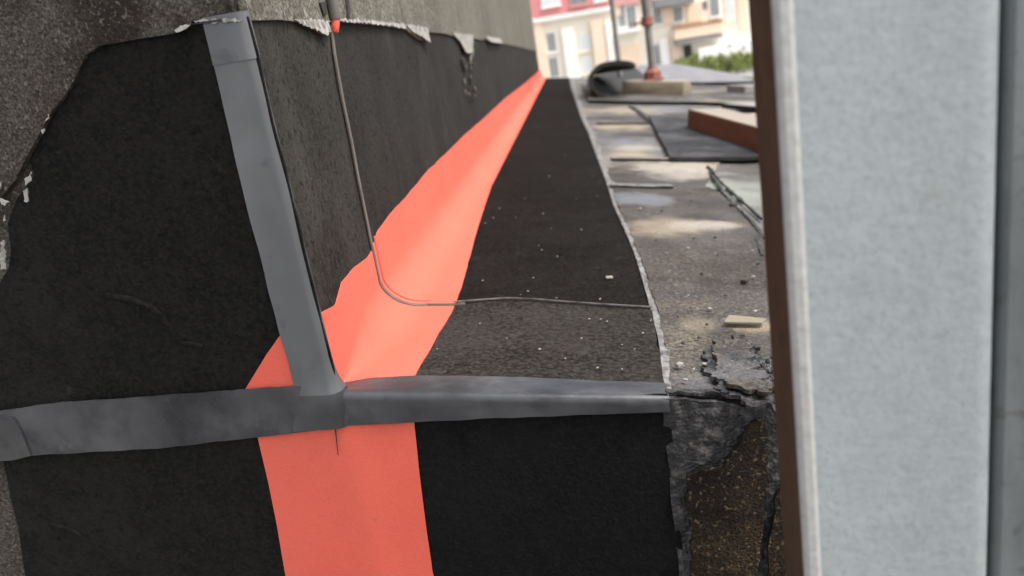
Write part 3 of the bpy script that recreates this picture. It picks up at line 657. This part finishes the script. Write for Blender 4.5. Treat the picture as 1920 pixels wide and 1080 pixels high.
# face of the roof edge: bitumen-smeared old felt and a gritty flap
sheet('bitumen_face', PD, P2(PD, (1240,746), (1300,752), (1450,764), (1700,790), (1700,1180), (1284,1180)), .006, .0055, 'bitumen', deck, cell=.014, jag=.002, wr=.006, wrs=18, seed=17)
q = P2(PD, (1286,888), (1312,874), (1352,872), (1372,846), (1392,812), (1402,790), (1416,780), (1428,786), (1434,820), (1438,900), (1430,980), (1416,1080), (1410,1180), (1300,1180), (1292,1080), (1296,1000), (1284,930))
qc = sum(a for a, b in q)/len(q)
sheet('felt_flap', PD, q, .016, .007, 'felt_flap', deck, cell=.010, jag=.004, wr=.004, wrs=16, seed=18, hfun=lambda u, v: -1.6*(u-qc)**2)
sheet('felt_flap', PD, P2(PD, (1452,930), (1475,900), (1700,880), (1700,1180), (1434,1180), (1440,1050)), .012, .007, 'felt_flap', deck, cell=.012, jag=.005, wr=.005, wrs=16, seed=19)

# ------------------------------------------------------------------ steel post
yp = .46
def Pp(px, py, y=yp): return hit(px, py, (0, y, 0), (0, 1, 0))
xl = Pp(1450, 0).x; xch = Pp(1488, 0).x; xf = Pp(1846, 0).x; xg = Pp(1900, 0).x; xr = xg+.062
dback = None
yb = yp
while Pp(1404, 0, yb).x < xl and yb < .8: yb += .002
post = thing('steel_post', 'tall galvanised grey steel post with brown side standing at the right', 'post', (xl+.08, yp+.03, LOWZ))
def extrude_plan(name, pts, z0, z1, m, par, nseg=1, smooth=30):
    n = len(pts); V = []
    for k in range(nseg+1):
        z = z0+(z1-z0)*k/nseg; V += [(x, y, z) for x, y in pts]
    Fc = []
    for k in range(nseg):
        for i in range(n): a = k*n+i; b = k*n+(i+1) % n; Fc.append([a, b, b+n, a+n])
    Fc.append(list(range(n))); Fc.append([nseg*n+i for i in range(n)])
    return mk(name, V, Fc, m, par, smooth)
ZT = 2.6
extrude_plan('side_plate', [(xl, yb), (xl, yp+.003), (xl+.006, yp+.003), (xl+.006, yb)], LOWZ+.002, ZT, 'rust', post)
extrude_plan('rolled_edge', [(xl-.0006, yp+.0028), (xl+.0004, yp+.0006), (xl+.003, yp-.0012), (xch-.003, yp-.0014), (xch, yp+.0005), (xch-.002, yp+.0035), (xl+.004, yp+.0045)], LOWZ+.002, ZT, 'zinc_edge', post)
prof = [(xch-.002, yp+.001)]
for i in range(13): prof.append((xch+(xf-xch)*i/12, yp+.001+.0008*math.sin(math.pi*i/12)))
for i in range(1, 9): a = math.pi/2*i/8; prof.append((xf+(xg-xf)*math.sin(a), yp+.001+.018*(1-math.cos(a))))
prof += [(xg+.0005, yp+.058), (xg+.0005, yb+.03), (xg-.004, yb+.03), (xg-.004, yp+.066), (xch-.002, yp+.066)]
extrude_plan('face_plate', prof, LOWZ+.002, ZT, 'zinc', post)
xs = xg+.0014
extrude_plan('cover_strip', [(xs, yp+.07), (xs, yp+.016), (xs+.0015, yp+.009), (xs+.004, yp+.006), (xs+.009, yp+.005), (xr-.004, yp+.005), (xr, yp-.007), (xr, yb+.03), (xs+.01, yb+.03)], LOWZ+.002, ZT, 'zinc_dark', post)
v, f = box_vf(xl-.03, xr+.03, yp-.04, yb+.03, LOWZ+.001, LOWZ+.009, .001)
mk('base_plate', v, f, 'zinc', post)

# ------------------------------------------------------------------ things lying on the roof
Zax = Vector((0,0,1))
def oriented(p, q, depth, hgt):
    """box matrix: origin p, x along p->q on the roof, y away, z up"""
    x = (q-p).normalized(); z = PR.n; y = z.cross(x).normalized()
    return Matrix((x, y, z)).transposed().to_4x4(), (q-p).length
def rp(px, py, h=.004): return PR.at(*PR.px(px, py), h)
# brown beam
a = rp(1288, 243); b = rp(1421, 291); m4, L = oriented(a, b, 0, 0); m4 = Matrix.Translation(a) @ m4
hgt = 37*(a-O).length/F
v, f = box_vf(0, L*2.2, 0, .17, 0.002, hgt, .004, m4)
fm = [1 if (Vector((v[i[0]]))+Vector((v[i[2]]))).dot(Vector(PR.n)) > 1e9 else 0 for i in f]
bm_obj = mk('timber_beam', v, f, 'timber_brown', mats=['timber_top'])
for p in bm_obj.data.polygons:
    if p.normal.dot(PR.n) > .8: p.material_index = 1
tag(bm_obj, 'thick reddish brown timber beam lying beside the steel post', 'beam')
# dark offcut board under it
q = P2(PR, (1216,222), (1236,262), (1256,302), (1330,303), (1397,303), (1440,300), (1440,240), (1290,226))
o = sheet('dark_board', PR, q, .022, .013, 'sheet_dark', None, cell=.06, jag=.004, wr=.006, wrs=3, seed=40, mats=['sheet_under'])
tag(o, 'dark grey bitumen offcut lying in front of the brown beam', 'offcut')
# thin board and scraps by the post
def slab(name, p0, p1, depth, hgt, m, label, cat, lift=.004, topm=None):
    a, b = rp(*p0, lift), rp(*p1, lift); m4, L = oriented(a, b, 0, 0); m4 = Matrix.Translation(a) @ m4
    v, f = box_vf(0, L, 0, depth, 0, hgt, min(.004, hgt*.2), m4)
    o = mk(name, v, f, m, mats=[topm] if topm else None)
    if topm:
        for p in o.data.polygons:
            if p.normal.dot(PR.n) > .8: p.material_index = 1
    return tag(o, label, cat)
slab('thin_board', (1352,207), (1440,216), .35, .03, 'sheet_under', 'thin pale-topped board behind the brown beam', 'board', .02, 'chip_pale')
slab('wood_scrap', (1380,223), (1440,228), .14, .028, 'timber_brown', 'small brown wood scrap between the thin board and the brown beam', 'wood scrap', .004, 'timber_top')
slab('white_block', (1396,178), (1445,176), .25, .075, 'fray', 'small white block lying at the end of the grey felt sheet', 'block', .004)
# curled felt offcut
def curled():
    yf, yk = rp(1235,162).y, rp(1235,143).y
    x0 = rp(1395,160).x; 
    base = rp(1140,188); R_ = 27*(base-O).length/F; RX = 44*(base-O).length/F
    xl_ = rp(1112,188).x
    prof = []
    for i in range(15): prof.append((x0+.1+(xl_+RX-x0-.1)*i/14, .042))
    for i in range(1, 22):
        a = math.radians(222)*i/21; prof.append((xl_+RX-math.sin(a)*RX, .042+R_*(1-math.cos(a))))
    y0c = rp(1140,187).y; rows = []
    for k in range(9):
        t = k/8; row = []
        for i, (x, h) in enumerate(prof):
            s = max(0, min(1, (i-8)/8)); yfr = yf*(1-s)+y0c*s
            y = yfr+(yf+1.9-yfr)*t
            xx = x+(.18*t if i > 14 else 0)*0+.05*nz(t*2, i*.2, 1)
            a, b = prof[max(0, i-1)], prof[min(len(prof)-1, i+1)]; tx, tz = b[0]-a[0], b[1]-a[1]; ln = math.hypot(tx, tz)
            if i >= 15:
                g = 1-.82*t; h = .042+(h-.042)*g; xx = xl_+RX+(xx-xl_-RX)*g
            u = (xx-C.x)*math.sqrt(1+SL*SL)
            nn = Vector((tz/ln, 0, -tx/ln))
            row.append((PR.at(u, y-C.y, h+.012*nz(x*1.3, y, 6)+(.16*math.sin(math.pi*.62*t)*(.35+.65*min(1, i/5)) if i < 15 else 0)*max(0, 1-max(0, i-9)/6)), nn))
        rows.append(row)
    o = sweep('felt_offcut', rows, .034, 'sheet_grey', smooth=50)
    o.data.materials.append(MT['sheet_under'])
    # shade inside the curl is painted with a dark material; edges dark too
    nc = len(prof)
    for i in range(8):
        for j in range(10, nc-1): o.data.polygons[2*(i*(nc-1)+j)].material_index = 1
    for p in o.data.polygons[16*(nc-1):]: p.material_index = 1
    return tag(o, 'grey roofing felt offcut curled up at its left end behind the timber block', 'felt offcut')
curled()
# timber block under the prop
a, b = rp(1166,181), rp(1281,182)
m4, L = oriented(a, b, 0, 0); m4 = Matrix.Translation(a) @ m4
hB = 27*(a-O).length/F; dB = .34
v, f = box_vf(0, L, 0, dB, .001, hB, .008, m4, 2)
blk = mk('timber_block', v, f, 'timber_pale', mats=['timber_top'])
for p in blk.data.polygons:
    if p.normal.dot(PR.n) > .8: p.material_index = 1
tag(blk, 'pale weathered timber block under the steel prop', 'timber block')
# steel prop with red collar, base and clamp
def lathe(name, cx, cy, prof, m, par, seg=24, smooth=40):
    V = []; Fc = []; n = len(prof)
    for r, z in prof:
        for k in range(seg): V.append((cx+r*math.cos(2*math.pi*k/seg), cy+r*math.sin(2*math.pi*k/seg), z))
    for i in range(n-1):
        for k in range(seg): Fc.append([i*seg+k, i*seg+(k+1) % seg, (i+1)*seg+(k+1) % seg, (i+1)*seg+k])
    Fc.append(list(range(seg))); Fc.append([(n-1)*seg+k for k in range(seg)])
    return mk(name, V, Fc, m, par, smooth)
top_c = m4 @ Vector((L*.5, dB*.45, hB))
dist = (top_c-O).length; k1 = dist/F
pb = Vector((hit(1224, 140, top_c, (0,1,0)).x, top_c.y, top_c.z+.004))
pr = 6.4*k1
prop = thing('steel_prop', 'grey steel prop with red base collar and red clamp on the timber block', 'prop', tuple(pb))
v, f = box_vf(pb.x-17*k1, pb.x+17*k1, pb.y-17*k1, pb.y+17*k1, pb.z, pb.z+4*k1, .004); mk('base_plate', v, f, 'red_paint', prop)
lathe('base_collar', pb.x, pb.y, [(15*k1, pb.z+4.2*k1), (15.5*k1, pb.z+14*k1), (14*k1, pb.z+17*k1), (10*k1, pb.z+20*k1), (9*k1, pb.z+24*k1)], 'red_paint', prop, 8, 20)
lathe('inner_tube', pb.x, pb.y, [(pr, pb.z+.03), (pr, pb.z+105*k1)], 'steel', prop)
lathe('outer_tube', pb.x, pb.y, [(pr*1.18, pb.z+105*k1), (pr*1.18, pb.z+2.6)], 'steel', prop)
cl = pb.z+100*k1
lathe('clamp', pb.x, pb.y, [(8*k1, cl-7*k1), (11*k1, cl-5*k1), (11*k1, cl), (9.5*k1, cl+2*k1), (11*k1, cl+4*k1), (10*k1, cl+9*k1)], 'red_paint', prop, 14)
v, f = box_vf(pb.x-30*k1, pb.x-8*k1, pb.y-2*k1, pb.y+2*k1, cl-1.5*k1, cl+2.2*k1, .002); mk('clamp_handle', v, f, 'red_paint', prop)
# the thinner pole farther back
y2 = top_c.y+2.0
p2 = hit(1161, 125, (0,y2,0), (0,1,0)); k2 = (p2-O).length/F
zr2 = PR.at((p2.x-C.x)*math.sqrt(1+SL*SL), p2.y-C.y).z
pole = thing('scaffold_pole', 'thin grey scaffold pole standing behind the curled felt', 'pole', (p2.x, p2.y, zr2))
lathe('tube', p2.x, p2.y, [(4.3*k2, zr2+.002), (4.3*k2, zr2+3.4)], 'steel', pole)
v, f = box_vf(p2.x-.09, p2.x+.09, p2.y-.09, p2.y+.09, zr2-.001, zr2+.008, .001); mk('base_plate', v, f, 'steel', pole)

# ------------------------------------------------------------------ chips and grit
def chip_mesh(seed, sx, sy, sz, m):
    rnd = random.Random(seed); bm = bmesh.new(); bmesh.ops.create_icosphere(bm, subdivisions=1, radius=.5)
    for v_ in bm.verts: v_.co = Vector((v_.co.x*sx, v_.co.y*sy, v_.co.z*sz))*rnd.uniform(.75, 1.2)
    me = bpy.data.meshes.new('chip'); bm.to_mesh(me); bm.free(); me.materials.append(MT[m]); return me
def put(name, me, pos, rz, label, cat, group=None, scale=1.):
    o = bpy.data.objects.new(name, me); COL.objects.link(o); o.location = pos
    o.rotation_euler = (0, -al*-1, rz); o.scale = (scale,)*3
    return tag(o, label, cat, group)
me = bpy.data.meshes.new('flat_chip'); bm = bmesh.new(); bmesh.ops.create_cube(bm, size=1)
for v_ in bm.verts: v_.co = Vector((v_.co.x*.012+(.001 if v_.co.y > 0 else 0), v_.co.y*.011, v_.co.z*.003))
bmesh.ops.bevel(bm, geom=bm.edges[:], offset=.0006, segments=1, affect='EDGES'); bm.to_mesh(me); bm.free(); me.materials.append(MT['chip_pale'])
put('flat_chip', me, rp(1142,520,.006), .1, 'flat rectangular pale chip on the long floor membrane', 'chip')
put('pebble', chip_mesh(1, .012, .012, .009, 'chip_pale'), rp(1272,692,.012), .4, 'white pebble on the old roof next to the mastic edge', 'pebble')
put('dark_lump', chip_mesh(2, .016, .013, .010, 'chip_dark'), rp(1395,533,.012), .9, 'dark lump in the middle of the old roof felt', 'lump')
put('dark_lump', chip_mesh(3, .026, .02, .012, 'chip_dark'), rp(1375,386,.010), .2, 'dark lump beside the crack in the old felt', 'lump')
me = bpy.data.meshes.new('splinter'); bm = bmesh.new(); bmesh.ops.create_cube(bm, size=1)
for v_ in bm.verts:
    t = v_.co.x+.5; v_.co = Vector((v_.co.x*.052+(.006 if v_.co.y > 0 else 0), v_.co.y*(.030 if t < .5 else .018)+(.004 if t > .5 else 0), v_.co.z*.004))
bmesh.ops.bevel(bm, geom=bm.edges[:], offset=.001, segments=1, affect='EDGES'); bm.to_mesh(me); bm.free(); me.materials.append(MT['chip_wood'])
put('wood_splinter', me, rp(1392,611,.014), -.25, 'pale wood splinter on the old roof beside the post', 'splinter')
protos = [chip_mesh(10+i, .0040, .0032, .0022, 'chip_pale') for i in range(4)]
protos_r = [chip_mesh(20+i, .0050, .0042, .0030, 'chip_dark') for i in range(3)] + [chip_mesh(30+i, .0055, .0042, .0030, 'chip_pale') for i in range(3)]
g1 = [(925,408), (967,407), (910,418), (1033,428), (1045,480), (990,545), (976,552), (1043,558), (1010,460), (936,390), (1120,366), (1080,372), (1000,520), (1125,560), (957,300), (1060,290), (1008,236), (1090,430), (1016,468), (905,525), (1030,330), (1125,340), (1018,400), (984,372), (1110,330)]
g2 = [(1166,652), (1166,698), (1120,696), (1060,678), (1138,608), (1126,604), (1220,606), (1105,603), (1190,660), (950,640), (900,612), (1012,660), (1090,640), (820,660), (1205,630)]
for i, (x, y) in enumerate(g1): put('grit', protos[i % 4], rp(x, y, .0055), i*1.3, 'tiny pale grit on the long floor membrane', 'grit', 'grit on the long floor membrane', random.uniform(.7, 1.5))
for i, (x, y) in enumerate(g2): put('grit', protos[i % 4], rp(x, y, .0105), i*1.7, 'tiny pale grit on the short floor membrane', 'grit', 'grit on the short floor membrane', random.uniform(.7, 1.4))
g3 = [(1345,484), (1375,484), (1315,518), (1412,525), (1287,620), (1250,480), (1230,455), (1300,452), (1340,450), (1290,560), (1330,585), (1265,540), (1360,560), (1310,640), (1270,600), (1230,440), (1355,430), (1290,470), (1280,650), (1325,615), (1420,500), (1300,700), (1285,720), (1320,690), (1296,380), (1350,335), (1240,400), (1200,395), (1410,475), (1415,590)]
for i, (x, y) in enumerate(g3): put('roof_grit', protos_r[i % 6], rp(x, y, .0115), i*1.1, 'small grit scattered on the old roof felt', 'grit', 'grit on the old roof felt', random.uniform(.6, 1.8))
put('speck', chip_mesh(44, .0045, .004, .003, 'chip_dark'), PA.at(*PA.px(910,317), .0095), 0, 'tiny black speck on the long orange strip', 'speck')

# ------------------------------------------------------------------ building behind
YB = 55.
def bx(x0, y0, x1, y1, front, back=None, y=YB):
    """box standing off the facade plane: seen between these photo pixels, front = metres proud (+) of the facade"""
    xc, yc = (x0+x1)/2, (y0+y1)/2; pl = lambda a, b: hit(a, b, (0, y-front, 0), (0,1,0))
    return pl(x0, yc).x, pl(x1, yc).x, y-front, y+(0 if back is None else back), pl(xc, y1).z, pl(xc, y0).z
bld = thing('apartment_building', 'pale cream and peach apartment building with red upper storey', 'building', (5, YB, GZ))
def bpart(name, r, m, par=bld, bev=.02):
    v, f = box_vf(*r, bev); return mk(name, v, f, m, par, 0)
bpart('wall', (-9, 22, YB, YB+9, GZ+.01, 8.5), 'b_cream')
zred = hit(1070, 24, (0, YB-.25, 0), (0,1,0)).z
xr0, xr1 = hit(996, 30, (0,YB-.25,0), (0,1,0)).x, hit(1142, 12, (0,YB-.25,0), (0,1,0)).x
bpart('upper_storey', (xr0-6, xr1, YB-.25, YB+.1, zred, 8.3), 'b_red')
bpart('upper_storey', (xr1+.02, xr1+2.9, YB-.2, YB+.1, hit(1170, 10, (0,YB-.2,0), (0,1,0)).z, 8.3), 'b_pink')
bpart('string_course', (xr0-6, xr1+.1, YB-.4, YB+.05, zred-.28, zred-.01), 'b_white')
bpart('roof_slab', (-9.4, 22.4, YB-.7, YB+9.4, 8.5, 8.75), 'b_grey')
def window(x0, y0, x1, y1, m='glass', front=.06, fr=.07, sill=True, fm='b_white'):
    r = bx(x0, y0, x1, y1, front); xa, xb, ya, yb_, za, zb = r
    w_ = bpart('window', (xa-fr, xb+fr, ya, YB+.02, za-fr, zb+fr), fm, bld, .01)
    bpart('pane', (xa, (xa+xb)/2-.02, ya-.012, ya+.02, za, zb), m, w_, 0)
    bpart('pane', ((xa+xb)/2+.02, xb, ya-.012, ya+.02, za, zb), m, w_, 0)
    if sill: bpart('sill', (xa-fr*2, xb+fr*2, ya-.12, YB+.01, za-fr-.1, za-fr-.004), fm, w_, .01)
    return w_
window(1014, -34, 1046, 10, 'glass_light', .32)
window(1068, -38, 1100, 7, 'glass', .32, fm='b_pink')
window(1113, -40, 1134, 0, 'glass_light', .32)
window(1016, -110, 1046, -60, 'glass', .32); window(1068, -112, 1100, -64, 'glass', .32); window(1113, -115, 1134, -66, 'glass', .32)
window(1027, 62, 1041, 96); window(1031, 108, 1046, 144, sill=False)
window(1086, 62, 1107, 94, 'glass_light', fm='b_cream'); window(1090, 106, 1110, 136, 'glass_light', fm='b_cream')
for r_ in ((1004,42,1022,150), (1113,36,1136,150)): bpart('pilaster', bx(*r_, .3), 'b_peach')
for r_ in ((1058,52,1080,150), (1139,40,1151,150), (1240,72,1256,150)): bpart('pilaster', bx(*r_, .32), 'b_white')
window(1160, 10, 1172, 50); window(1176, 12, 1192, 54); 
bpart('balcony_slab', bx(1154, 56, 1200, 62, .5), 'b_white')
for r_ in ((1166,82,1202,150), (1243,14,1261,46), (1288,4,1316,42), (1384,-10,1402,56), (1260,88,1279,150), (1150,-40,1160,30)): bpart('panel', bx(*r_, .12), 'b_peach')
window(1226, 14, 1239, 44, 'glass'); window(1264, 14, 1279, 40); window(1332, -20, 1347, 30); window(1318, 2, 1326, 17, 'b_dark', fr=.03, sill=False)
window(1225, 84, 1236, 126, 'glass'); window(1360, -10, 1376, 36, 'glass_light', fm='b_cream')
bpart('awning', bx(1226, -8, 1302, 10, 1.0), 'b_grey')
bal = bpart('balcony', bx(1264, 46, 1355, 68, .9), 'b_peach')
bpart('rail', bx(1263, 43, 1356, 48, .96), 'b_brown', bal); bpart('underside', bx(1268, 68.5, 1356, 76, .86), 'b_grey', bal)
dr = bpart('door', bx(1282, 84, 1298, 122, .05), 'b_dark'); 
bpart('doorway', bx(1280, 80, 1281.6, 124, .12), 'b_white', dr, 0)
wing = bpart('white_wing', bx(1312, 80, 1450, 150, 1.6), 'b_white')
window(1366, 82, 1372, 86, 'glass', 1.65, .02, False); window(1392, 86, 1398, 92, 'glass', 1.65, .02, False)

# ------------------------------------------------------------------ bushes
def bush(name, cx, cy, w_, hgt, label, seed):
    rnd = random.Random(seed)
    t = thing(name, label, 'bush', (cx, cy, GZ), 'bushes in front of the building')
    V = []; Fc = []
    for i in range(2600):
        a = rnd.uniform(0, 2*math.pi); rr = math.sqrt(rnd.random()); z = rnd.random()**.7
        env = (.65+.35*nz(a*1.2, seed, z*2))*(1-.45*z)
        top = hgt*(.75+.35*nz(math.cos(a)*rr*2.2, math.sin(a)*rr*2.2, seed))
        p = Vector((cx+math.cos(a)*rr*env*w_, cy+math.sin(a)*rr*env*w_*.6, GZ+.1+z*top))
        s = rnd.uniform(.05, .10); n = Vector((rnd.gauss(0,1), rnd.gauss(0,1), rnd.gauss(0,1)+.6)).normalized()
        e = n.orthogonal().normalized(); g = n.cross(e); k = len(V)
        V += [p-e*s*.5, p+g*s*.35, p+e*s, p-g*s*.35+n*s*.1]; Fc.append([k, k+1, k+2, k+3])
    me = bpy.data.meshes.new('foliage'); c = Vector((cx, cy, GZ)); me.from_pydata([q-c for q in V], [], Fc); me.materials.append(MT['leaf'])
    o = bpy.data.objects.new('foliage', me); COL.objects.link(o); o.parent = t
    for k in range(4):
        a = k*1.6; lathe('stem', cx+math.cos(a)*w_*.3, cy+math.sin(a)*w_*.2, [(.02, GZ+.01), (.012, GZ+.1+hgt*.5)], 'bark', t, 6)
labs = ('low leftmost bush below the dark door', 'second bush from the left, in front of the white wing', 'third bush from the left, in front of the white wing', 'fourth bush from the left, in front of the white wing', 'fifth bush from the left, in front of the white wing', 'rightmost bush, close beside the steel post')
for i, (x, yb_) in enumerate(((1274, 112), (1300, 104), (1328, 106), (1354, 104), (1380, 100), (1408, 100))):
    p = hit(x, yb_, (0, 42, 0), (0,1,0)); bush('bush', p.x, 42+.3*(i % 2), .95, (p.z-GZ)*1.12, labs[i], i+3)
